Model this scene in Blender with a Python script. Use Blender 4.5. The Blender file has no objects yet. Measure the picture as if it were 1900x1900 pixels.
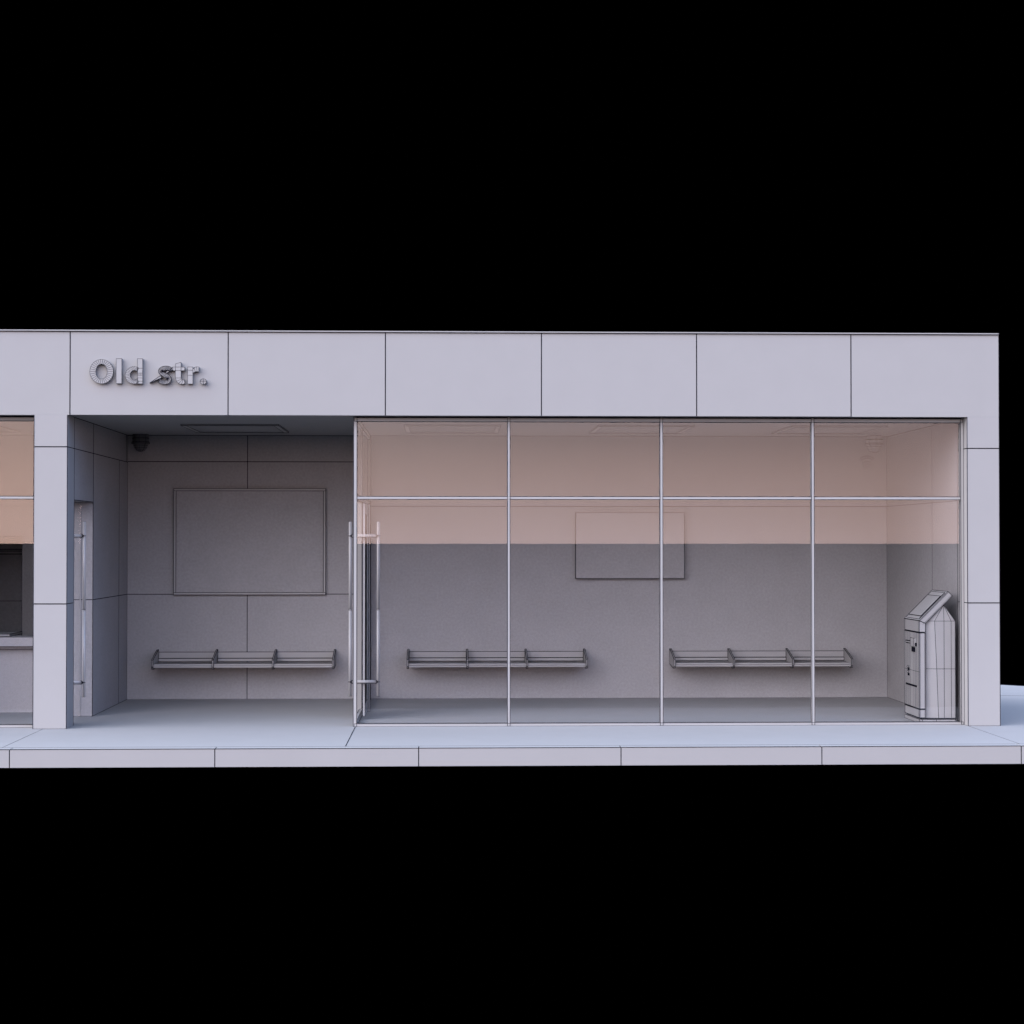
import bpy, math
from mathutils import Vector
R = math.radians
sc = bpy.context.scene
col = sc.collection

# ------------------------------------------------------------------ camera
cam_d = bpy.data.cameras.new("camera")
cam = bpy.data.objects.new("camera", cam_d)
col.objects.link(cam)
cam.location = (0.0, -18.404, 1.8)
cam.rotation_euler = (math.pi / 2 + 0.0169, 0.0, -0.0342)
cam_d.sensor_width = 36.0
cam_d.lens = 36.0 * 3481.0 / 1900.0
cam_d.clip_start = 0.1
cam_d.clip_end = 400.0
sc.camera = cam

# ------------------------------------------------------------------ render settings
sc.render.engine = 'CYCLES'
sc.view_settings.view_transform = 'Standard'
sc.view_settings.look = 'None'
sc.view_settings.exposure = 0.0
sc.view_settings.gamma = 1.0
sc.cycles.use_denoising = True
sc.cycles.max_bounces = 12
sc.cycles.diffuse_bounces = 8
sc.cycles.glossy_bounces = 6
sc.cycles.transparent_max_bounces = 24
sc.cycles.sample_clamp_indirect = 10.0

# ------------------------------------------------------------------ world: dusk sky in front of the
# building, black studio void behind it (the same for every ray, a function of direction only)
world = bpy.data.worlds.new("World")
sc.world = world
world.use_nodes = True
wn = world.node_tree
wn.nodes.clear()
def wnode(t, **kw):
    n = wn.nodes.new(t)
    for k, v in kw.items():
        setattr(n, k, v)
    return n
def wmath(op, a, b=None, c=None, clamp=False):
    n = wnode('ShaderNodeMath', operation=op, use_clamp=clamp)
    for i, v in enumerate((a, b, c)):
        if v is None:
            continue
        if isinstance(v, (int, float)):
            n.inputs[i].default_value = v
        else:
            wn.links.new(v, n.inputs[i])
    return n.outputs[0]
SKY_WARM = (1.0, 0.54, 0.34)      # glow colour near the horizon
WARM_BASE, WARM_PEAK, WARM_X, WARM_W = 4.0, 2.9, -0.28, 0.17
WARM_FALL = 0.10                  # how fast the glow fades with height
HOR = (1.5, 1.7, 2.1)          # low sky under the glow
MID = (5.2, 5.12, 6.1)          # bright veil 20 to 40 degrees up
ZEN = (1.4, 2.05, 3.1)          # high sky
SIDE = (1.45, 1.3, 1.05)         # the sky is brighter to the left of the view, bluer and dimmer to the right
BELOW = (0.03, 0.03, 0.035)
tc = wnode('ShaderNodeTexCoord')
sep = wnode('ShaderNodeSeparateXYZ')
wn.links.new(tc.outputs['Generated'], sep.inputs[0])
X, Y, Z = sep.outputs
zc = wmath('MAXIMUM', Z, 0.0)
dx = wmath('DIVIDE', wmath('SUBTRACT', X, WARM_X), WARM_W)
gx = wmath('EXPONENT', wmath('MULTIPLY', wmath('MULTIPLY', dx, dx), -1.0))
amp = wmath('MULTIPLY_ADD', gx, WARM_PEAK, WARM_BASE)
front = wmath('MULTIPLY_ADD', Y, -2.5, 0.0, clamp=True)      # the glow stays on the camera's side
zf = wmath('DIVIDE', zc, WARM_FALL)
fall = wmath('EXPONENT', wmath('MULTIPLY', wmath('MULTIPLY', zf, zf), -1.0))
warm = wmath('MULTIPLY', wmath('MULTIPLY', amp, fall), front)
wcol = wnode('ShaderNodeVectorMath', operation='SCALE')
wcol.inputs[0].default_value = SKY_WARM
wn.links.new(warm, wcol.inputs['Scale'])
def smix(f, a, b):
    n = wnode('ShaderNodeMix', data_type='VECTOR')
    wn.links.new(f, n.inputs['Factor'])
    for i, v in ((4, a), (5, b)):
        if isinstance(v, tuple): n.inputs[i].default_value = v
        else: wn.links.new(v, n.inputs[i])
    return n.outputs[1]
def sstep(z, lo, hi):
    n = wnode('ShaderNodeMapRange', interpolation_type='SMOOTHSTEP')
    wn.links.new(z, n.inputs['Value'])
    n.inputs['From Min'].default_value = lo; n.inputs['From Max'].default_value = hi
    return n.outputs[0]
low = smix(sstep(zc, 0.04, 0.28), HOR, MID)
base = smix(sstep(zc, 0.48, 0.95), low, ZEN)
side = wnode('ShaderNodeVectorMath', operation='SCALE')
side.inputs[0].default_value = SIDE
wn.links.new(wmath('MULTIPLY', X, -1.0), side.inputs['Scale'])
sid1 = wnode('ShaderNodeVectorMath', operation='ADD')
sid1.inputs[1].default_value = (1, 1, 1)
wn.links.new(side.outputs[0], sid1.inputs[0])
sid2 = wnode('ShaderNodeVectorMath', operation='MAXIMUM')
sid2.inputs[1].default_value = (0.08, 0.10, 0.16)
wn.links.new(sid1.outputs[0], sid2.inputs[0])
sbase = wnode('ShaderNodeVectorMath', operation='MULTIPLY')
wn.links.new(base, sbase.inputs[0]); wn.links.new(sid2.outputs[0], sbase.inputs[1])
rblue = wnode('ShaderNodeVectorMath', operation='SCALE')      # clear blue patch far to the right
rblue.inputs[0].default_value = (1.4, 2.7, 4.6)
wn.links.new(wmath('MULTIPLY', wmath('POWER', wmath('MAXIMUM', X, 0.0), 4.0), front), rblue.inputs['Scale'])
adb = wnode('ShaderNodeVectorMath', operation='ADD')
wn.links.new(sbase.outputs[0], adb.inputs[0]); wn.links.new(rblue.outputs[0], adb.inputs[1])
addc = wnode('ShaderNodeVectorMath', operation='ADD')
wn.links.new(wcol.outputs[0], addc.inputs[0])
wn.links.new(adb.outputs[0], addc.inputs[1])
up = wmath('GREATER_THAN', Z, 0.0)
voidm = wmath('SUBTRACT', 1.0, wmath('MULTIPLY_ADD', Y, 1.0 / 0.25, -0.62 / 0.25, clamp=True), clamp=True)
mixg = wnode('ShaderNodeMix', data_type='VECTOR')
wn.links.new(up, mixg.inputs['Factor'])
mixg.inputs[4].default_value = BELOW
wn.links.new(addc.outputs[0], mixg.inputs[5])
fin = wnode('ShaderNodeVectorMath', operation='SCALE')
wn.links.new(mixg.outputs[1], fin.inputs[0])
wn.links.new(voidm, fin.inputs['Scale'])
bg = wnode('ShaderNodeBackground')
wn.links.new(fin.outputs[0], bg.inputs['Color'])
bg.inputs['Strength'].default_value = 1.0
wo = wnode('ShaderNodeOutputWorld')
wn.links.new(bg.outputs[0], wo.inputs['Surface'])
world.cycles.sampling_method = 'MANUAL'
world.cycles.sample_map_resolution = 1024

# ------------------------------------------------------------------ materials
def clay(name, c, rough=0.75, spec=0.12, var=0.015, grain=0.0):
    m = bpy.data.materials.new(name); m.use_nodes = True
    nt = m.node_tree; b = nt.nodes['Principled BSDF']
    b.inputs['Roughness'].default_value = rough
    b.inputs['Specular IOR Level'].default_value = spec
    t = nt.nodes.new('ShaderNodeTexCoord')
    n = nt.nodes.new('ShaderNodeTexNoise'); n.inputs['Scale'].default_value = 3.0
    n.inputs['Detail'].default_value = 6.0
    nt.links.new(t.outputs['Object'], n.inputs['Vector'])
    r = nt.nodes.new('ShaderNodeMapRange')
    r.inputs['From Min'].default_value = 0.3; r.inputs['From Max'].default_value = 0.7
    r.inputs['To Min'].default_value = 1 - var; r.inputs['To Max'].default_value = 1 + var
    nt.links.new(n.outputs['Fac'], r.inputs['Value'])
    s = nt.nodes.new('ShaderNodeVectorMath'); s.operation = 'SCALE'
    s.inputs[0].default_value = c
    if grain:
        n2 = nt.nodes.new('ShaderNodeTexNoise'); n2.inputs['Scale'].default_value = 38.0
        n2.inputs['Detail'].default_value = 3.0
        nt.links.new(t.outputs['Object'], n2.inputs['Vector'])
        g2 = nt.nodes.new('ShaderNodeMapRange')
        g2.inputs['From Min'].default_value = 0.3; g2.inputs['From Max'].default_value = 0.7
        g2.inputs['To Min'].default_value = 1 - grain; g2.inputs['To Max'].default_value = 1 + grain
        nt.links.new(n2.outputs['Fac'], g2.inputs['Value'])
        mm = nt.nodes.new('ShaderNodeMath'); mm.operation = 'MULTIPLY'
        nt.links.new(r.outputs[0], mm.inputs[0]); nt.links.new(g2.outputs[0], mm.inputs[1])
        nt.links.new(mm.outputs[0], s.inputs['Scale'])
    else:
        nt.links.new(r.outputs[0], s.inputs['Scale'])
    nt.links.new(s.outputs[0], b.inputs['Base Color'])
    return m
CLAY = clay('clay_white', (0.22, 0.22, 0.22))
WALLM = clay('clay_wall', (0.225, 0.223, 0.227), rough=0.85, var=0.03, grain=0.07)
PAVE = clay('clay_paving', (0.22, 0.22, 0.22))
KERBM = clay('clay_kerb', (0.22, 0.22, 0.22))
METAL = clay('clay_frame', (0.22, 0.22, 0.22), rough=0.5, spec=0.3)
CABM = clay('lightened_counter_clay', (0.32, 0.315, 0.32), rough=0.8, grain=0.04)  # clay lightened to stand in for window light on the counter
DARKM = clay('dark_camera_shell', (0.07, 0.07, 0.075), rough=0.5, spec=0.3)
POLISH_LIT = clay('lit_polished_bar', (0.34, 0.34, 0.34), rough=0.3, spec=0.6)  # glossy, and lightened to stand in for front light on the left bars
LINE = clay('dark_line', (0.008, 0.008, 0.013), rough=0.9, spec=0.0)
BLACK = clay('black_panel', (0.003, 0.003, 0.005), rough=0.6)  # even near-black colour of the partition door's panel

def glass_mat():
    m = bpy.data.materials.new('clear_glass'); m.use_nodes = True
    nt = m.node_tree; nt.nodes.clear()
    lw = nt.nodes.new('ShaderNodeLayerWeight'); lw.inputs['Blend'].default_value = 0.5
    p = nt.nodes.new('ShaderNodeMath'); p.operation = 'POWER'; p.inputs[1].default_value = 5.0
    nt.links.new(lw.outputs['Facing'], p.inputs[0])
    s = nt.nodes.new('ShaderNodeMath'); s.operation = 'MULTIPLY_ADD'
    s.inputs[1].default_value = 0.975; s.inputs[2].default_value = 0.025
    nt.links.new(p.outputs[0], s.inputs[0])
    tr = nt.nodes.new('ShaderNodeBsdfTransparent'); tr.inputs[0].default_value = (0.985, 0.985, 0.99, 1)
    gl = nt.nodes.new('ShaderNodeBsdfGlossy'); gl.inputs['Roughness'].default_value = 0.0
    gl.inputs['Color'].default_value = (1, 1, 1, 1)
    mx = nt.nodes.new('ShaderNodeMixShader')
    nt.links.new(s.outputs[0], mx.inputs[0]); nt.links.new(tr.outputs[0], mx.inputs[1]); nt.links.new(gl.outputs[0], mx.inputs[2])
    o = nt.nodes.new('ShaderNodeOutputMaterial'); nt.links.new(mx.outputs[0], o.inputs['Surface'])
    return m
GLASS = glass_mat()

# ------------------------------------------------------------------ mesh builder
class MB:
    """collects faces (slot 0 = body material, slot 1 = dark edge line) and links ONE mesh object"""
    def __init__(s, h=0.003):
        s.v = []; s.f = []; s.m = []; s.h = h; s.smooth = []
    def poly(s, pts, mi=0, sm=False):
        n = len(s.v); s.v += [tuple(p) for p in pts]
        s.f.append(tuple(range(n, n + len(pts)))); s.m.append(mi); s.smooth.append(sm)
    def hexa(s, b, t, mi=0):
        # b, t: matching bottom and top rings of points
        n = len(s.v); k = len(b); s.v += [tuple(p) for p in b] + [tuple(p) for p in t]
        s.f.append(tuple(range(n + k - 1, n - 1, -1))); s.f.append(tuple(range(n + k, n + 2 * k)))
        for i in range(k):
            j = (i + 1) % k
            s.f.append((n + i, n + j, n + k + j, n + k + i))
        s.m += [mi] * (k + 2); s.smooth += [False] * (k + 2)
    def line(s, p, q, h=None):
        h = s.h if h is None else h
        p = Vector(p); q = Vector(q); d = q - p
        L = d.length
        if L < 1e-6: return
        d.normalize()
        a = Vector((0, 0, 1)) if abs(d.z) < 0.9 else Vector((1, 0, 0))
        u = d.cross(a).normalized() * h; w = d.cross(u).normalized() * h
        p = p - d * h * 0.5; q = q + d * h * 0.5
        s.hexa([p - u - w, p + u - w, p + u + w, p - u + w], [q - u - w, q + u - w, q + u + w, q - u + w], 1)
    def prism(s, b, t, wire=True, h=None):
        s.hexa(b, t)
        if wire:
            k = len(b)
            for i in range(k):
                j = (i + 1) % k
                s.line(b[i], b[j], h); s.line(t[i], t[j], h); s.line(b[i], t[i], h)
    def box(s, x0, x1, y0, y1, z0, z1, wire=True, h=None):
        b = [(x0, y0, z0), (x1, y0, z0), (x1, y1, z0), (x0, y1, z0)]
        t = [(x0, y0, z1), (x1, y0, z1), (x1, y1, z1), (x0, y1, z1)]
        s.prism(b, t, wire, h)
    def tube(s, p, q, r, n=10, wires=4, h=None, caps=True):
        p = Vector(p); q = Vector(q); d = (q - p).normalized()
        a = Vector((0, 0, 1)) if abs(d.z) < 0.9 else Vector((1, 0, 0))
        u = d.cross(a).normalized(); w = d.cross(u).normalized()
        def ring(c, rr=r): return [c + (u * math.cos(2 * math.pi * i / n) + w * math.sin(2 * math.pi * i / n)) * rr for i in range(n)]
        A, B = ring(p), ring(q)
        s.hexa(A, B)
        for k in range(n): s.smooth[-1 - k] = True
        h = s.h if h is None else h
        if wires:
            st = max(1, n // wires)
            for i in range(0, n, st): s.line(A[i], B[i], h)
            for i in range(n):
                s.line(A[i], A[(i + 1) % n], h); s.line(B[i], B[(i + 1) % n], h)
    def build(s, name, mat, parent=None, origin=(0, 0, 0)):
        me = bpy.data.meshes.new(name)
        O = Vector(origin)
        me.from_pydata([tuple(Vector(v) - O) for v in s.v], [], s.f)
        me.materials.append(mat); me.materials.append(LINE)
        for p, mi, sm in zip(me.polygons, s.m, s.smooth):
            p.material_index = mi; p.use_smooth = sm
        me.update()
        o = bpy.data.objects.new(name, me); col.objects.link(o)
        if parent is not None:
            o.parent = parent
            pw = parent
            base = Vector((0, 0, 0))
            while pw is not None:
                base += pw.location; pw = pw.parent
            o.location = O - base
        else:
            o.location = O
        return o

def empty(name, loc, label, cat, group=None):
    o = bpy.data.objects.new(name, None); o.empty_display_size = 0.2
    col.objects.link(o); o.location = loc
    o['label'] = label; o['category'] = cat
    if group: o['group'] = group
    return o
def tag(o, label, cat, group=None):
    o['label'] = label; o['category'] = cat
    if group: o['group'] = group
    return o
def struct(o, label=None, cat=None):
    o['kind'] = 'structure'
    if label: o['label'] = label
    if cat: o['category'] = cat
    return o
def copy_tree(o, parent=None):
    c = o.copy(); col.objects.link(c); c.parent = parent
    for ch in list(o.children):
        copy_tree(ch, c)
    return c

CEIL = 3.055      # ceiling height
BACK = 3.446      # inner face of the rear wall
GR1, GR2 = 2.745, 1.215   # panel joints
HEAD = 2.235      # door head
RX = 5.149        # inner face of right wall
LX0, LX1 = -4.028, -3.706  # left pier / cross wall
G = 0.0044        # half width of the wide dark joints

# ------------------------------------------------------------------ ground
pv = MB(0.0025)
ring = [(-11.0, -1.668), (9.4, -1.668), (9.4, 3.0), (7.05, 5.35), (-11.0, 5.35)]
pv.hexa([(x, y, -0.159) for x, y in ring], [(x, y, 0.0) for x, y in ring])
for a, b in ((2, 3), (3, 4)):
    pv.line((*ring[a], 0), (*ring[b], 0), 0.006)
for x, hh in ((-0.907, 0.003), (-3.93, 0.0013), (5.14, 0.0013)):
    pv.line((x, -1.668, -0.0002), (x, 0.10, -0.0002), hh)
pv.line((5.47, 3.9, -0.001), (9.0, 3.1, -0.001), 0.0025)
struct(pv.build('pavement', PAVE), 'pale smooth pavement slab running under and beyond the glazed building', 'pavement')
kb = MB(0.0025)
xs = [-10.9 + 0.0] 
j0 = -3.829
joints = [j0 + 1.7868 * k for k in range(-3, 7)]
for a, b in zip(joints[:-1], joints[1:]):
    kb.box(a + 0.0045, b - 0.0045, -1.83, -1.668, -0.159, 0.0, wire=False)
    kb.line((a + .004, -1.83, 0), (b - .004, -1.83, 0), 0.0025)
    kb.line((a + .004, -1.668, 0.0), (b - .004, -1.668, 0.0), 0.0012)
for a in joints:
    kb.hexa([(a - .0055, -1.825, -.157), (a + .0055, -1.825, -.157), (a + .0055, -1.672, -.157), (a - .0055, -1.672, -.157)],
            [(a - .0055, -1.825, -.004), (a + .0055, -1.825, -.004), (a + .0055, -1.672, -.004), (a - .0055, -1.672, -.004)], 1)
struct(kb.build('kerb', KERBM), 'pale kerb of long stones with thin dark joints along the pavement edge', 'kerb')

# ------------------------------------------------------------------ building
bld = empty('station_building', (0, 0, 0), 'long single storey white panelled building with glazed waiting room and open entrance recess', 'building')
fas_j = [-8.282, -6.749, -5.215, -3.682, -2.148, -0.613, 0.919, 2.451, 3.984, 5.46]
core = MB()
core.box(-9.8, 5.45, 0.0115, 0.020, CEIL + 0.004, 3.868, wire=False)
fascia = core.build('fascia', LINE, bld)
TOP = 3.872
for i, (a, b) in enumerate(zip([-9.815] + fas_j[:-1], fas_j)):
    p = MB(0.0015)
    g = 0.0032
    x0 = a + (g if i else 0); x1 = b - (g if b < 5.4 else 0)
    # the panel is one flat face; where a pier stands below, it runs down to the first joint
    p.box(x0, x1, 0.0, 0.010, CEIL, TOP - 0.003, wire=False)
    p.line((x0, 0, CEIL), (x0, 0, TOP - .003)); p.line((x1, 0, CEIL), (x1, 0, TOP - .003))
    if b <= -4.9 or (a > -3.7 and b < 5.0):
        p.line((x0, 0, CEIL), (x1, 0, CEIL), 0.0018)
    p.build('fascia_panel', CLAY, fascia)
roof = MB(0.003)
roof.box(-9.815, 5.46, -0.012, 3.9, TOP, TOP + 0.014, wire=False)
roof.box(-9.80, 5.44, 0.022, 3.88, CEIL + 0.16, TOP - 0.002, wire=False)
roof.line((-9.8, -0.012, TOP), (5.46, -0.012, TOP), 0.0028)
roof.line((5.46, -0.012, TOP), (5.46, -0.012, TOP + .014), 0.0028)
roof.build('roof', CLAY, bld)
cl = MB(0.0026)
cl.box(-9.80, 5.44, 0.021, 3.88, CEIL + 0.003, CEIL + 0.15, wire=False)
cl.build('ceiling', CLAY, bld)
# --- piers
def pier(x0, x1, y1, inner):
    p = MB(0.003)
    p.box(x0, x1, 0.0, y1, GR1 + G, CEIL - 0.0005, wire=False)
    p.box(x0, x1, 0.0, y1, GR2 + G, GR1 - G, wire=False)
    p.box(x0, x1, 0.0, y1, 0.0, GR2 - G, wire=False)
    p.hexa([(x0 + .006, .006, 0.01), (x1 - .006, .006, 0.01), (x1 - .006, y1 - .01, 0.01), (x0 + .006, y1 - .01, 0.01)],
           [(x0 + .006, .006, CEIL - .01), (x1 - .006, .006, CEIL - .01), (x1 - .006, y1 - .01, CEIL - .01), (x0 + .006, y1 - .01, CEIL - .01)], 1)
    for x in (x0, x1):
        p.line((x, 0, 0), (x, 0, CEIL if x in inner else CEIL + .8), 0.0026)
    p.line((x0, 0, 0), (x1, 0, 0), 0.0026)
    for z in (GR1 - G, GR2 - G):
        p.line((x0, 0, z), (x1, 0, z), 0.0012)
    p.line((inner[-1], y1, 0), (inner[-1], y1, CEIL), 0.0026)
    return p
pier(LX0, LX1, 0.342, (LX0, LX1)).build('pier', CLAY, bld)
pr = pier(5.140, 5.46, 0.36, (5.140,))
pr.build('pier', CLAY, bld)
# --- cross wall left of the entrance recess, with the doorway
cw = MB(0.0028)
T = LX1
def jbox(m, x0, x1, y0, y1, z0, z1):
    """wall box split by the horizontal panel joints, dark behind the joints"""
    zs = [z0] + [g for g in (GR2, GR1) if z0 < g < z1] + [z1]
    for i, (a, b) in enumerate(zip(zs[:-1], zs[1:])):
        m.box(x0, x1, y0, y1, a + (G if i else 0), b - (G if i < len(zs) - 2 else 0), wire=False)
        if i:
            m.hexa([(x0 + .005, y0 + .005, a - .012), (x1 - .005, y0 + .005, a - .012), (x1 - .005, y1 - .005, a - .012), (x0 + .005, y1 - .005, a - .012)],
                   [(x0 + .005, y0 + .005, a + .012), (x1 - .005, y0 + .005, a + .012), (x1 - .005, y1 - .005, a + .012), (x0 + .005, y1 - .005, a + .012)], 1)
jbox(cw, LX0, T, 0.3445, 1.345, HEAD, CEIL)
jbox(cw, LX0, T, 1.3465, BACK, 0.0, CEIL)
cw.line((T, 1.345, 0), (T, 1.345, CEIL)); cw.line((T, 0.345, HEAD), (T, 1.345, HEAD)); cw.line((LX0, 1.345, HEAD), (T, 1.345, HEAD))
cw.line((T, 1.345, 0), (T, BACK, 0)); cw.line((LX0, 1.345, 0), (T, 1.345, 0)); cw.line((T, 0.3, CEIL), (T, BACK, CEIL))
cw.line((T, 2.892, 0), (T, 2.892, GR1)); cw.line((T, 3.36, GR1), (T, 3.36, CEIL))
cw.build('side_wall', WALLM, bld)
# --- rear wall of the recess (between cross wall and glass partition), panelled
rw = MB(0.0026)
px = -2.323
for a, b in ((LX1 + .001, px - G), (px + G, -0.93)):
    for z0, z1 in ((0, GR2 - G), (GR2 + G, GR1 + .006 - G), (GR1 + .006 + G, CEIL)):
        rw.box(a, b, BACK, BACK + 0.02, z0, z1, wire=False)
rw.hexa([(LX1, BACK + .008, 0), (-0.93, BACK + .008, 0), (-0.93, BACK + .15, 0), (LX1, BACK + .15, 0)],
        [(LX1, BACK + .008, CEIL), (-0.93, BACK + .008, CEIL), (-0.93, BACK + .15, CEIL), (LX1, BACK + .15, CEIL)], 1)
rw.line((LX1, BACK, 0), (LX1, BACK, CEIL)); rw.line((LX1, BACK, 0), (-0.93, BACK, 0), 0.0022); rw.line((LX1, BACK, CEIL), (-.93, BACK, CEIL))
rw.build('rear_wall', WALLM, bld)
# --- rear wall of the waiting room
rr = MB(0.0024)
rr.box(-0.929, 5.30, BACK, BACK + 0.15, 0, CEIL, wire=False)
rr.line((-0.93, BACK, 0), (RX, BACK, 0)); rr.line((-0.93, BACK, CEIL), (RX, BACK, CEIL)); rr.line((RX, BACK, 0), (RX, BACK, CEIL))
rr.line((-0.9, BACK, HEAD), (RX, BACK, HEAD), 0.003)
rr.build('rear_wall', WALLM, bld)
# --- right wall
rt = MB(0.0024)
rt.box(RX, 5.44, 0.362, BACK - .001, 0, CEIL, wire=False)
rt.line((RX, 0.2, HEAD), (RX, BACK, HEAD), 0.002); rt.line((RX, 0.2, 0), (RX, BACK, 0)); rt.line((RX, 0.2, CEIL), (RX, BACK, CEIL))
rt.line((RX, 1.388, HEAD), (RX, 1.388, CEIL), 0.0015); rt.line((RX, 1.388, 0), (RX, 1.388, HEAD), 0.0018)
rt.build('side_wall', WALLM, bld)
# --- room at far left behind the ticket window
lr = MB(0.0024)
DX0, DX1, DZ = -5.85, -4.913, 1.884
lr.box(-9.8, DX0, BACK, BACK + .15, 0, CEIL, wire=False); lr.box(DX1, LX0 - .001, BACK, BACK + .15, 0, CEIL, wire=False)
lr.box(DX0, DX1, BACK, BACK + .15, DZ, CEIL, wire=False)
lr.line((DX1, BACK, 0), (DX1, BACK, DZ)); lr.line((DX0, BACK, DZ), (DX1, BACK, DZ)); lr.line((DX1, BACK + .15, 0), (DX1, BACK + .15, DZ))
lr.line((-9.8, BACK, HEAD), (LX0, BACK, HEAD), 0.002); lr.line((-9.8, BACK, CEIL), (LX0, BACK, CEIL)); lr.line((-9.8, BACK, 0), (LX0, BACK, 0))
lr.build('rear_wall', WALLM, bld)
cor = MB(0.003)   # closed lobby behind that doorway
cor.box(DX0 - .1, DX0 - .001, BACK + .151, BACK + 1.4, 0, 2.0, wire=False); cor.box(DX1 + .001, DX1 + .1, BACK + .151, BACK + 1.4, 0, 2.0, wire=False)
cor.box(DX0, DX1, BACK + 1.3, BACK + 1.4, 0, 2.0, wire=False); cor.box(DX0, DX1, BACK + .151, BACK + 1.29, 1.90, 2.0, wire=False)
for z in (1.735, 1.715, 1.68): cor.line((DX0, BACK + .16, z), (DX1, BACK + .16, z), .005)
cor.line((DX1, BACK + .16, 1.12), (DX1, BACK + 1.29, 1.12)); cor.line((DX0, BACK + 1.299, 1.1), (DX1, BACK + 1.299, 1.1))
cor.build('lobby', WALLM, bld)
ll = MB()
ll.box(-9.8, -9.6, 0.0, BACK, 0, CEIL, wire=False)
ll.build('side_wall', WALLM, bld)

# --- glazing
GY0, GY1 = 0.127, 0.180
FZ0, FZ1 = 0.028, 3.006
TR0, TR1 = 2.239, 2.267
def glazing(xs, x_end0, x_end1, gy0, name):
    f = MB(0.0022)
    gy1 = gy0 + 0.05
    edges = []
    f.box(x_end0, x_end1, gy0 + .002, gy1 - .002, 0.0, FZ0)
    f.box(x_end0, x_end1, gy0 + .002, gy1 - .002, FZ1, CEIL - 0.012)
    f.hexa([(x_end0, gy0 + .012, CEIL - .012), (x_end1, gy0 + .012, CEIL - .012), (x_end1, gy1, CEIL - .012), (x_end0, gy1, CEIL - .012)],
           [(x_end0, gy0 + .012, CEIL - .0005), (x_end1, gy0 + .012, CEIL - .0005), (x_end1, gy1, CEIL - .0005), (x_end0, gy1, CEIL - .0005)], 1)
    for a, b in xs:
        f.box(a, b, gy0, gy1, 0.001, CEIL - 0.002)
    for (a0, a1), (b0, b1) in zip(xs[:-1], xs[1:]):
        f.box(a1, b0, gy0 + .002, gy1 - .002, TR0, TR1)
    fr = f.build(name, METAL, bld)
    for (a0, a1), (b0, b1) in zip(xs[:-1], xs[1:]):
        for z0, z1 in ((FZ0, TR0), (TR1, FZ1)):
            p = MB()
            p.box(a1 - .003, b0 + .003, gy0 + .021, gy0 + .029, z0 - .003, z1 + .003, wire=False)
            p.build('glass_pane', GLASS, fr)
    return fr
glazing([(-0.929, -0.896), (0.589, 0.615), (2.102, 2.130), (3.612, 3.640), (5.109, 5.139)], -0.92, 5.13, GY0, 'window_frame')
glazing([(-5.480, -5.450), (-4.052, -4.030)], -5.48, -4.031, 0.15, 'window_frame')
lw_ = MB(); lw_.box(-9.8, -5.482, 0.001, 0.30, 0.0, CEIL - .001, wire=False); lw_.build('light_blocking_wall', CLAY, bld)  # unseen wall added to narrow the window and darken the left room

# --- glass partition between the recess and the waiting room
pf = MB(0.0022)
pf.box(-0.956, -0.904, 1.40, 1.455, 0.0, CEIL - .001)
pf.box(-0.9285, -0.896, 0.182, 1.398, 0.004, 0.060)
pf.box(-0.928, -0.896, 1.456, 3.30, 0.0, 0.112)
pf.box(-0.928, -0.896, 1.456, 3.30, HEAD, HEAD + .05)
pf.box(-0.928, -0.896, 0.182, 1.398, HEAD, HEAD + .05)
pf.box(-0.930, -0.913, 3.30, BACK - .002, 0.0, CEIL - .001)
pf.box(-0.912, -0.893, 3.33, BACK - .002, 0.0, CEIL - .001)
pf.box(-0.928, -0.896, 1.456, 3.30, CEIL - .05, CEIL - .001)
pf.box(-0.928, -0.896, 0.182, 1.398, CEIL - .05, CEIL - .001)
pfo = pf.build('partition_frame', METAL, bld)
for y0, y1, z0, z1 in ((1.45, 3.29, .11, HEAD), (1.45, 3.29, HEAD + .05, CEIL - .05), (0.18, 1.40, HEAD + .05, CEIL - .05)):
    p = MB(); p.box(-0.918, -0.910, y0, y1, z0, z1, wire=False); p.build('glass_pane', GLASS, pfo)

# --- doors with full height pull handles
def pull_handle(do, X, yh, bar):
    """two round bars, one each side of the leaf, on stand-offs through it"""
    h = MB(0.0009)
    for sx in (-1, 1):
        xr = X + sx * 0.143
        h.tube((xr, yh, 0.245), (xr, yh, 1.12), 0.0160, n=10, wires=2)
        h.tube((xr, yh, 1.12), (xr, yh, 1.132), 0.0190, n=10, wires=0)
        h.line((xr - .018, yh - .018, 1.133), (xr + .018, yh - .018, 1.133), .0018)
        h.tube((xr, yh, 1.132), (xr, yh, 2.026), 0.0160, n=10, wires=2)
    for z in (0.392, 1.880):
        h.tube((X - .130, yh, z), (X + .130, yh, z), 0.0165, n=8, wires=2)
        h.line((X - .12, yh - .012, z - .0165), (X + .12, yh - .012, z - .0165), .0022)
        for sx in (-1, 1):
            xr = X + sx * 0.143
            for dz in (-.019, .019):   # saddle collar where the stand-off meets the bar
                h.line((xr - sx * .026, yh - .018, z + dz), (xr, yh - .021, z), 0.0032)
            h.line((xr - .018, yh - .020, z), (xr + .018, yh - .020, z), 0.003)
    h.build('handle', bar, do)
# left doorway: frameless glass leaf
d = MB(); d.box(-3.840, -3.830, 0.352, 1.338, 0.012, HEAD - .012, wire=False)
do = d.build('door', GLASS, bld)
st = MB(0.0012); st.box(-3.843, -3.827, 1.3385, 1.3445, 0.012, HEAD - .012, wire=False)
st.build('door_stile', METAL, do)
pull_handle(do, -3.835, 0.800, POLISH_LIT)
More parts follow.
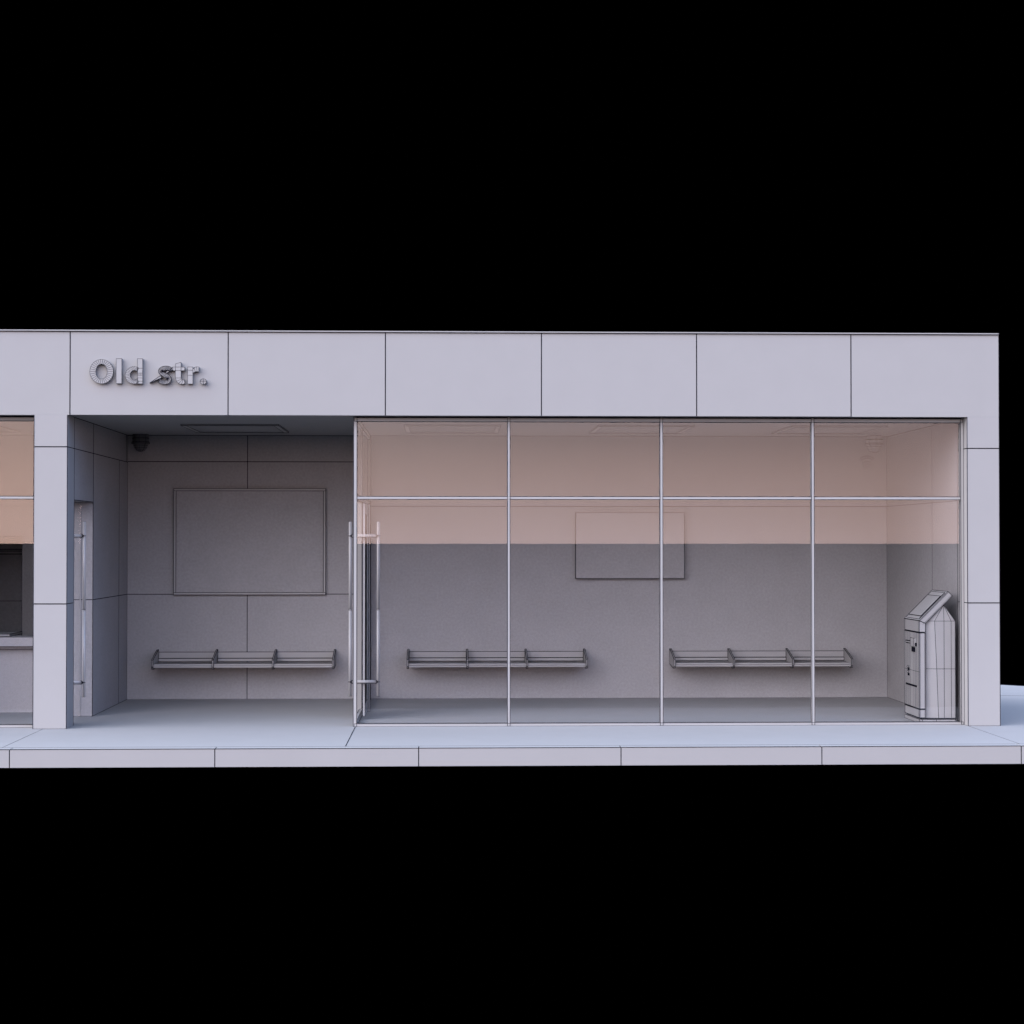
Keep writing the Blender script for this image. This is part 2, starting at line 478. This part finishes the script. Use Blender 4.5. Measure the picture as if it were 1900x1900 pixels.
# doorway in the glass partition: framed narrow leaf carrying the handle
f = MB(0.0018)
f.box(-0.868, -0.846, 0.830, 0.862, 0.036, HEAD - .02)
f.box(-0.852, -0.837, 1.385, 1.435, 0.036, HEAD - .02); f.box(-0.834, -0.818, 1.385, 1.435, 0.036, HEAD - .02)
f.box(-0.862, -0.846, 0.864, 1.383, 0.036, 0.165); f.box(-0.862, -0.846, 0.864, 1.383, 2.10, HEAD - .02)
do = f.build('door', METAL, bld)
g = MB(); g.box(-0.858, -0.850, 0.864, 1.383, 0.166, 2.099, wire=False)
g.build('door_panel', BLACK, do)
pull_handle(do, -0.852, 0.800, METAL)

# ------------------------------------------------------------------ sign letters
S = 0.0007425
SX = -3.622; SZ = 3.735
def lp(x, y, d):  # crop pixel to wall
    return (SX + x * S, -d, SZ - y * S)
sign = empty('wall_sign', (-2.9, 0, 3.49), 'raised pale lettering reading Old str. on the fascia panel above the entrance recess', 'sign')
sign.location = (-2.9, 0.0, 3.49)
DEP = 0.045
def strip_letter(name, strips, extra=(), spoke=0.0014):
    m = MB(0.0012 if not extra else 0.0022)
    for A, B, closed in strips:
        n = len(A)
        rng = range(n) if closed else range(n - 1)
        for i in rng:
            j = (i + 1) % n
            q = [A[i], A[j], B[j], B[i]]
            m.hexa([lp(*p, 0.0005) for p in q][::-1], [lp(*p, DEP) for p in q][::-1])
        for i in range(n):
            m.line(lp(*A[i], DEP), lp(*B[i], DEP), spoke)
        for i in rng:
            j = (i + 1) % n
            m.line(lp(*A[i], DEP), lp(*A[j], DEP)); m.line(lp(*B[i], DEP), lp(*B[j], DEP))
    for q, dd in extra:
        m.prism([lp(*p, 0.0008) for p in q][::-1], [lp(*p, dd) for p in q][::-1])
    return m.build(name, CLAY, sign, origin=(SX + strips[0][0][0][0] * S if strips else sign.location.x, 0, 3.49))
def arc(cx, cy, rx, ry, a0, a1, n, closed=False):
    k = n if closed else n - 1
    return [(cx + rx * math.cos(R(a0 + (a1 - a0) * i / k)), cy - ry * math.sin(R(a0 + (a1 - a0) * i / k))) for i in range(n)]
strip_letter('letter', [(arc(340, 349, 153, 160, 0, 360, 30, True), arc(340, 349, 75, 98, 0, 360, 30, True), True)])
strip_letter('letter', [([(531, 178), (531, 506)], [(603, 178), (603, 506)], False)])
# d: bowl and stem
strip_letter('letter', [(arc(765, 396, 117, 114, 62, 298, 20), arc(767, 394, 55, 64, 40, 320, 20), False),
                        ([(808, 178), (808, 305), (808, 368), (808, 382), (808, 400), (808, 432), (808, 475), (808, 508)],
                         [(875, 178), (875, 305), (875, 368), (875, 382), (875, 400), (875, 432), (875, 475), (875, 508)], False)])
# s: stroked centre line, with the two stray mesh spikes seen on it
path = [(1243, 322), (1212, 306), (1170, 303), (1128, 315), (1111, 340), (1123, 368), (1165, 392), (1205, 414), (1222, 442), (1208, 474), (1165, 487), (1122, 480), (1090, 466)]
def catmull(P, k):
    out = []
    Q = [P[0]] + P + [P[-1]]
    for i in range(1, len(Q) - 2):
        p0, p1, p2, p3 = Q[i - 1:i + 3]
        for j in range(k):
            t = j / k
            out.append(tuple(0.5 * ((2 * p1[c]) + (-p0[c] + p2[c]) * t + (2 * p0[c] - 5 * p1[c] + 4 * p2[c] - p3[c]) * t * t + (-p0[c] + 3 * p1[c] - 3 * p2[c] + p3[c]) * t ** 3) for c in (0, 1)))
    out.append(P[-1])
    return out
cp = catmull(path, 3)
A, B = [], []
for i, p in enumerate(cp):
    a = cp[max(0, i - 1)]; b = cp[min(len(cp) - 1, i + 1)]
    tx, ty = b[0] - a[0], b[1] - a[1]; l = math.hypot(tx, ty); nx, ny = -ty / l, tx / l
    w = 28
    A.append((p[0] + nx * w, p[1] + ny * w)); B.append((p[0] - nx * w, p[1] - ny * w))
strip_letter('letter', [(A, B, False)], extra=[([(968, 497), (1128, 424), (1105, 402)], 0.040), ([(1150, 386), (1282, 316), (1272, 290), (1215, 318)], 0.040)], spoke=0.0022)
# t
strip_letter('letter', [([(1303, 245), (1303, 287), (1303, 333), (1304, 430), (1318, 474), (1345, 502), (1382, 513), (1424, 508)],
                         [(1376, 225), (1376, 287), (1376, 333), (1376, 430), (1380, 446), (1392, 456), (1404, 457), (1420, 452)], False),
                        ([(1270, 287), (1302, 287)], [(1270, 334), (1302, 334)], False),
                        ([(1377, 287), (1424, 290)], [(1377, 334), (1424, 332)], False)])
# r
strip_letter('letter', [([(1462, 285), (1462, 328), (1462, 395), (1462, 508)], [(1530, 285), (1530, 328), (1530, 395), (1530, 508)], False),
                        ([(1531, 318), (1552, 292), (1580, 282), (1610, 284)], [(1531, 362), (1560, 348), (1585, 344), (1607, 350)], False)])
# full stop
dm = MB(0.0017)
o8 = arc(1668, 478, 43, 38, 0, 360, 12, True)
dm.hexa([lp(*p, .0005) for p in o8][::-1], [lp(*p, DEP) for p in o8][::-1])
for i in range(12): dm.line(lp(*o8[i], DEP), lp(*o8[(i + 1) % 12], DEP))
dm.line(lp(1625, 478, DEP), lp(1711, 478, DEP)); dm.line(lp(1668, 440, DEP), lp(1668, 516, DEP))
dm.line(lp(1631, 460, DEP), lp(1705, 460, DEP), .001); dm.line(lp(1631, 497, DEP), lp(1705, 497, DEP), .001)
dm.build('letter', CLAY, sign, origin=(SX + 1668 * S, 0, 3.49))

# ------------------------------------------------------------------ notice board in the recess
bd = empty('notice_board', (-2.29, BACK, 1.823), 'large blank framed notice board on the recess wall above the bench', 'notice board')
x0, x1, z0, z1 = -3.166, -1.415, 1.209, 2.438
fb = MB(0.0026)
t = 0.026
fb.box(x0, x1, BACK - .045, BACK - .002, z1 - t, z1); fb.box(x0, x1, BACK - .045, BACK - .002, z0, z0 + t)
fb.box(x0, x0 + t, BACK - .0445, BACK - .002, z0 + t, z1 - t, wire=False); fb.box(x1 - t, x1, BACK - .0445, BACK - .002, z0 + t, z1 - t, wire=False)
for x in (x0, x0 + t, x1 - t, x1): fb.line((x, BACK - .045, z0 + t), (x, BACK - .045, z1 - t))
fb.build('board_frame', METAL, bd, origin=(-2.29, BACK, 1.823))
pb = MB(0.0026); pb.box(x0 + t + .001, x1 - t - .001, BACK - .032, BACK - .003, z0 + t + .001, z1 - t - .001, wire=False)
pb.build('board_panel', WALLM, bd, origin=(-2.29, BACK, 1.823))
# blank screen in the waiting room
sn = MB(0.0026)
sn.box(1.487, 2.754, BACK - .075, BACK - .030, 1.396, 2.161, wire=True, h=.0026)
sn.box(1.6, 2.64, BACK - .030, BACK - .0005, 1.5, 2.05, wire=False)
tag(sn.build('wall_panel', WALLM, None, origin=(2.12, BACK, 1.78)), 'small blank frameless rectangular panel on the waiting room rear wall', 'wall panel')

# ------------------------------------------------------------------ benches
def make_bench():
    root = empty('wall_bench', (0, BACK, 0), '', 'bench', 'three seat benches fixed along the rear walls')
    W = 2.045; n = 3; sw = W / n
    prof = [(-0.004, 0.575), (-0.018, 0.575), (-0.42, 0.478), (-0.42, 0.40), (-0.40, 0.375), (-0.36, 0.372), (-0.004, 0.40)]
    for i in range(4):
        x = i * sw
        m = MB(0.0028)
        m.prism([(x - .008, BACK + y, z) for y, z in prof], [(x + .008, BACK + y, z) for y, z in prof])
        m.build('bracket', METAL, root, origin=(x, BACK, 0))
    for i in range(3):
        a, b = i * sw + .012, (i + 1) * sw - .012
        m = MB(0.0013)
        # seat: three long boards and a rounded front lip
        for y0_, y1_, z_ in ((.150, .040, .430), (.268, .156, .428), (.374, .274, .426)):
            m.box(a, b, BACK - y0_, BACK - y1_, z_ - .018, z_, wire=False); m.line((a, BACK - y0_, z_), (b, BACK - y0_, z_), .0013)
        m.box(a, b, BACK - .402, BACK - .376, .413, .432, wire=False); m.box(a, b, BACK - .410, BACK - .380, .392, .4105, wire=False)
        m.line((a, BACK - .404, .4115), (b, BACK - .404, .4115), .0022); m.line((a, BACK - .408, .392), (b, BACK - .408, .392), .0012)
        m.build('seat', METAL, root, origin=(a, BACK, 0))
        m = MB(0.0022)
        m.box(a, b, BACK - .030, BACK - .010, .478, .547); m.box(a, b, BACK - .042, BACK - .020, .440, .474)
        m.build('backrest', METAL, root, origin=(a, BACK, 0))
    return root
bench = make_bench()
bench.location.x = -3.350
bench['label'] = 'three seat wall bench in the open entrance recess, below the notice board'
b2 = copy_tree(bench); b2.location.x = -0.457
b2['label'] = 'three seat wall bench behind the glass, between the partition and the blank panel'
b3 = copy_tree(bench); b3.location.x = 2.597
b3['label'] = 'three seat wall bench behind the glass, nearest the ticket machine'

# ------------------------------------------------------------------ ceiling lights
def make_light():
    root = empty('ceiling_light', (0, 0, CEIL), '', 'ceiling light', 'flat ceiling lights')
    m = MB(0.0015)
    w, y0, y1, t = 0.512, 1.41, 2.68, 0.05
    m.box(-w, w, y0, y0 + t, CEIL - .012, CEIL + .001); m.box(-w, w, y1 - t, y1, CEIL - .012, CEIL + .001)
    m.box(-w, -w + t, y0 + t, y1 - t, CEIL - .0115, CEIL + .001); m.box(w - t, w, y0 + t, y1 - t, CEIL - .0115, CEIL + .001)
    m.build('light_frame', METAL, root, origin=(0, 0, CEIL))
    m = MB(); m.box(-w + t + .001, w - t - .001, y0 + t + .001, y1 - t - .001, CEIL - .007, CEIL + .001, wire=False)
    m.build('diffuser', CLAY, root, origin=(0, 0, CEIL))
    return root
l0 = make_light(); l0.location.x = -2.295
l0['label'] = 'unlit flat ceiling light over the open entrance recess'
for x, lab in ((0.048, 'unlit flat ceiling light in waiting room, nearest the glass partition'),
               (2.105, 'unlit flat ceiling light in waiting room, middle one above the blank panel'),
               (4.17, 'unlit flat ceiling light in waiting room, nearest the right wall'),
               (-5.28, 'unlit flat ceiling light behind the window at the left edge')):
    c = copy_tree(l0); c.location.x = x; c['label'] = lab

# ------------------------------------------------------------------ dome cameras
def make_dome(x, y, label, mat=METAL):
    root = empty('dome_camera', (x, y, CEIL), label, 'security camera', 'ceiling dome cameras')
    def lathe(prof, n, name, h):
        m = MB(h)
        for (r0, z0), (r1, z1) in zip(prof[:-1], prof[1:]):
            for i in range(n):
                a, b = 2 * math.pi * i / n, 2 * math.pi * (i + 1) / n
                P = [(x + r0 * math.cos(a), y + r0 * math.sin(a), z0), (x + r0 * math.cos(b), y + r0 * math.sin(b), z0),
                     (x + r1 * math.cos(b), y + r1 * math.sin(b), z1), (x + r1 * math.cos(a), y + r1 * math.sin(a), z1)]
                m.poly(P, 0, True)
                if r0 > .005: m.line(P[0], P[1])
                if i % 2 == 0: m.line(P[0], P[3], h * .8)
        m.build(name, mat, root, origin=(x, y, CEIL))
    lathe([(0.09, CEIL - .001), (0.09, CEIL - .04), (0.095, CEIL - .045), (0.095, CEIL - .085), (0.103, CEIL - .09), (0.103, CEIL - .105), (0.085, CEIL - .115)], 16, 'housing', 0.0018)
    lathe([(0.082, CEIL - .105), (0.08, CEIL - .125), (0.069, CEIL - .155), (0.048, CEIL - .180), (0.025, CEIL - .192), (0.001, CEIL - .196)], 16, 'dome_cover', 0.0018)
    return root
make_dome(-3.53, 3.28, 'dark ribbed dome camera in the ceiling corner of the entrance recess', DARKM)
make_dome(4.965, 3.28, 'ribbed dome camera in the ceiling corner of the waiting room, right side')
# small ribbed relief on the wall below the right hand camera
gf = MB(0.0016)
for k, (r, zc_) in enumerate(((.088, 2.775), (.066, 2.765), (.047, 2.735), (.034, 2.71), (.024, 2.685))):
    pts = [(4.915 + r * math.cos(R(a)), BACK - .012 - .006 * k, zc_ + r * .62 * math.sin(R(a))) for a in range(15, 166, 15)]
    for a, b in zip(pts[:-1], pts[1:]): gf.line(a, b, .0022)
gf.hexa([(4.88, BACK - .02, 2.675), (4.95, BACK - .02, 2.675), (4.95, BACK - .001, 2.675), (4.88, BACK - .001, 2.675)],
        [(4.86, BACK - .012, 2.80), (4.97, BACK - .012, 2.80), (4.97, BACK - .001, 2.80), (4.86, BACK - .001, 2.80)])
tag(gf.build('ribbed_relief', WALLM, None, origin=(4.915, BACK, 2.73)), 'faint ribbed cone shaped relief on the wall just below the right dome camera', 'relief')

# ------------------------------------------------------------------ ticket machine
KX, KY0, KY1 = 4.722, 0.262, 0.875
km = empty('ticket_machine', (KX + .18, (KY0 + KY1) / 2, 0), 'pale freestanding ticket machine with sloping screen beside the right wall', 'ticket machine')
KO = (KX + .18, (KY0 + KY1) / 2, 0)
base = MB(0.0022)
base.box(KX + .002, KX + .372, KY0, KY1, 0.0, 0.040)
for x in (KX + .03, KX + .17, KX + .36): base.line((x, KY0, 0), (x, KY0, .04))
base.build('plinth', CLAY, km, origin=KO)
front = MB(0.0024)
def slab(z0, z1, top=False):
    T_ = 0.062
    if not top:
        front.box(KX, KX + T_, KY0, KY1, z0, z1)
        for y in (KY0 + .035, KY1 - .035): front.line((KX, y, z0), (KX, y, z1), .0015)
        front.line((KX + T_ - .008, KY0, z0), (KX + T_ - .008, KY0, z1), .0015)
        front.line((KX + .01, KY0, z0), (KX + .01, KY0, z1), .0012)
slab(0.058, 0.138); slab(0.148, 0.905)
# top section, cut on the mitre
t_ = .062
prof = [(KX, .915), (KX + t_, .915), (KX + t_, 1.000), (KX, 1.026)]
front.prism([(x, KY0, z) for x, z in prof], [(x, KY1, z) for x, z in prof])
for y in (KY0 + .035, KY1 - .035): front.line((KX, y, .915), (KX, y, 1.026), .0015)
for z in (.143, .91):
    front.hexa([(KX + .008, KY0 + .008, z - .01), (KX + .055, KY0 + .008, z - .01), (KX + .055, KY1 - .008, z - .01), (KX + .008, KY1 - .008, z - .01)],
               [(KX + .008, KY0 + .008, z + .01), (KX + .055, KY0 + .008, z + .01), (KX + .055, KY1 - .008, z + .01), (KX + .008, KY1 - .008, z + .01)], 1)
# mesh lines and slots on the service face
def fl(y0, z0, y1, z1, h=.0020): front.line((KX, y0, z0), (KX, y1, z1), h)
for y in (.80, .73, .64, .43, .36): fl(y, .15, y, .90)
for y in (.69, .50): fl(y, .15, y, .90, .0008)
fl(KY0, .515, KY1, .515, .0015)
front.build('service_panel', CLAY, km, origin=KO)
def slot(y0, y1, z0, z1, name, mat=LINE, d=.006):
    m = MB(.0015); m.box(KX - d, KX + .002, y0, y1, z0, z1, wire=mat is not LINE); m.build(name, mat, km, origin=(KX, y0, z0))
slot(.58, .80, .782, .812, 'card_slot'); slot(.585, .79, .790, .805, 'card_slot_cover', METAL, .009)
slot(.42, .56, .760, .845, 'coin_slot_cover', METAL, .016); slot(.42, .56, .705, .752, 'coin_slot'); slot(.37, .415, .765, .80, 'coin_button')
slot(.665, .725, .452, .475, 'lock'); slot(.67, .72, .48, .50, 'lock_cover', METAL, .01); slot(.665, .725, .505, .53, 'lock'); slot(.67, .72, .535, .55, 'lock_cover', METAL, .01)
slot(.355, .80, .355, .372, 'tray_slot')
# sloping top slab
sc_m = MB(0.0024)
a0 = (KX, 1.030); L = .412; c45 = math.cos(R(45))
P0 = (KX, 1.030); P1 = (KX + L * c45, 1.030 + L * c45); P2 = (P1[0] + t_ * c45, P1[1] - t_ * c45); P3 = (KX + t_, 1.004)
pp = [P0, P1, P2, P3]
sc_m.prism([(x, KY0, z) for x, z in pp], [(x, KY1, z) for x, z in pp])
def on(tt, y, up=0.0): return (KX + tt * L * c45 - up * c45, y, 1.030 + tt * L * c45 + up * c45)
for o_ in (.010, .052):
    sc_m.line((P0[0] + o_ * c45, KY0, P0[1] - o_ * c45), (P1[0] + o_ * c45, KY0, P1[1] - o_ * c45), .0012)
for tt in (.045, .955): sc_m.line(on(tt, KY0 + .045), on(tt, KY1 - .03), .0022)
for y in (KY0 + .045, KY1 - .03): sc_m.line(on(.045, y), on(.955, y), .0022)
sc_m.build('sloping_top', CLAY, km, origin=KO)
s2 = MB(.0022)
q0 = [on(.14, KY0 + .075, .001), on(.14, KY1 - .05, .001), on(.82, KY1 - .05, .001), on(.82, KY0 + .075, .001)]
q1 = [on(.14, KY0 + .075, .006), on(.14, KY1 - .05, .006), on(.82, KY1 - .05, .006), on(.82, KY0 + .075, .006)]
s2.prism(q0, q1)
s2.build('screen', METAL, km, origin=KO)
s3 = MB(.0015)
q0 = [on(.06, KY0 + .050, .0005), on(.06, KY0 + .070, .0005), on(.94, KY0 + .070, .0005), on(.94, KY0 + .050, .0005)]
q1 = [on(.06, KY0 + .050, .004), on(.06, KY0 + .070, .004), on(.94, KY0 + .070, .004), on(.94, KY0 + .050, .004)]
s3.hexa(q0, q1)
s3.build('screen_gasket', LINE, km, origin=KO)
# cabinet body behind: chamfered front corners, hipped top
bm_ = MB(.0018)
BY0, BY1 = KY0 + .012, KY1 - .012
def ringb(z, xa, k=0): return [(KX + .063, BY0 + .028, z), (xa, BY0, z), (KX + .253, BY0, z), (KX + .325, BY0, z), (KX + .366, BY0, z),
                               (KX + .366, BY1, z), (xa, BY1, z), (KX + .063, BY1 - .028, z)]
r0, r1, r2 = ringb(.052, KX + .195), ringb(.545, KX + .178), ringb(1.024, KX + .158)
for lo, hi in ((r0, r1), (r1, r2)):
    bm_.hexa(lo, hi)
    for i in range(8):
        bm_.line(lo[i], hi[i]); bm_.line(lo[i], lo[(i + 1) % 8]); bm_.line(hi[i], hi[(i + 1) % 8])
# hipped top
ax, az = KX + .250, 1.187
A0 = (ax, BY0 + .004, az); A1 = (ax, BY1 - .004, az)
F0 = (KX + .063, BY0 + .028, 1.001); F1 = (KX + .063, BY1 - .028, 1.001)
top0 = r2
bm_.poly([r2[4], r2[5], A1, A0]); bm_.poly([F1, F0, A0, A1])
for tri in ((r2[0], r2[1], A0), (r2[1], r2[2], A0), (r2[2], r2[3], A0), (r2[3], r2[4], A0)):
    bm_.poly(tri); bm_.line(tri[0], tri[2]); bm_.line(tri[1], tri[2])
for tri in ((r2[5], r2[6], A1), (r2[6], r2[7], A1)): bm_.poly(tri); bm_.line(tri[0], tri[2])
bm_.line(A0, A1)
bm_.build('cabinet', CLAY, km, origin=KO)
gp = MB(); gp.box(KX + .02, KX + .36, BY0 + .01, BY1 - .01, .041, .0515, wire=False); gp.build('shadow_gap', LINE, km, origin=KO)

# ------------------------------------------------------------------ ticket counter at the left edge
ct = empty('service_counter', (-6.4, 1.8, 0), 'pale service counter with thick worktop behind the left window', 'counter')
m = MB(.0022); m.box(-8.6, -4.16, 1.66, 1.96, .711, .811); m.build('worktop', CABM, ct, origin=(-6.4, 1.8, 0))
m = MB(.0022); m.box(-8.55, -4.18, 1.78, 1.95, 0.0, .672, wire=False)
m.box(-8.55, -4.18, 1.74, 1.95, .676, .7095, wire=True)
for x in (-8.0, -7.2, -6.4, -5.6, -4.802): m.line((x, 1.78, 0), (x, 1.78, .672))
m.line((-8.55, 1.78, 0.0), (-4.18, 1.78, 0.0))
m.build('cabinet', CABM, ct, origin=(-6.4, 1.8, 0))
m = MB(.0022); m.box(-5.6, -4.66, 1.76, 2.34, .813, .838)
tag(m.build('paper_tray', METAL, None, origin=(-5.1, 2.0, .813)), 'flat thin tray lying on the service counter at the left edge', 'tray')
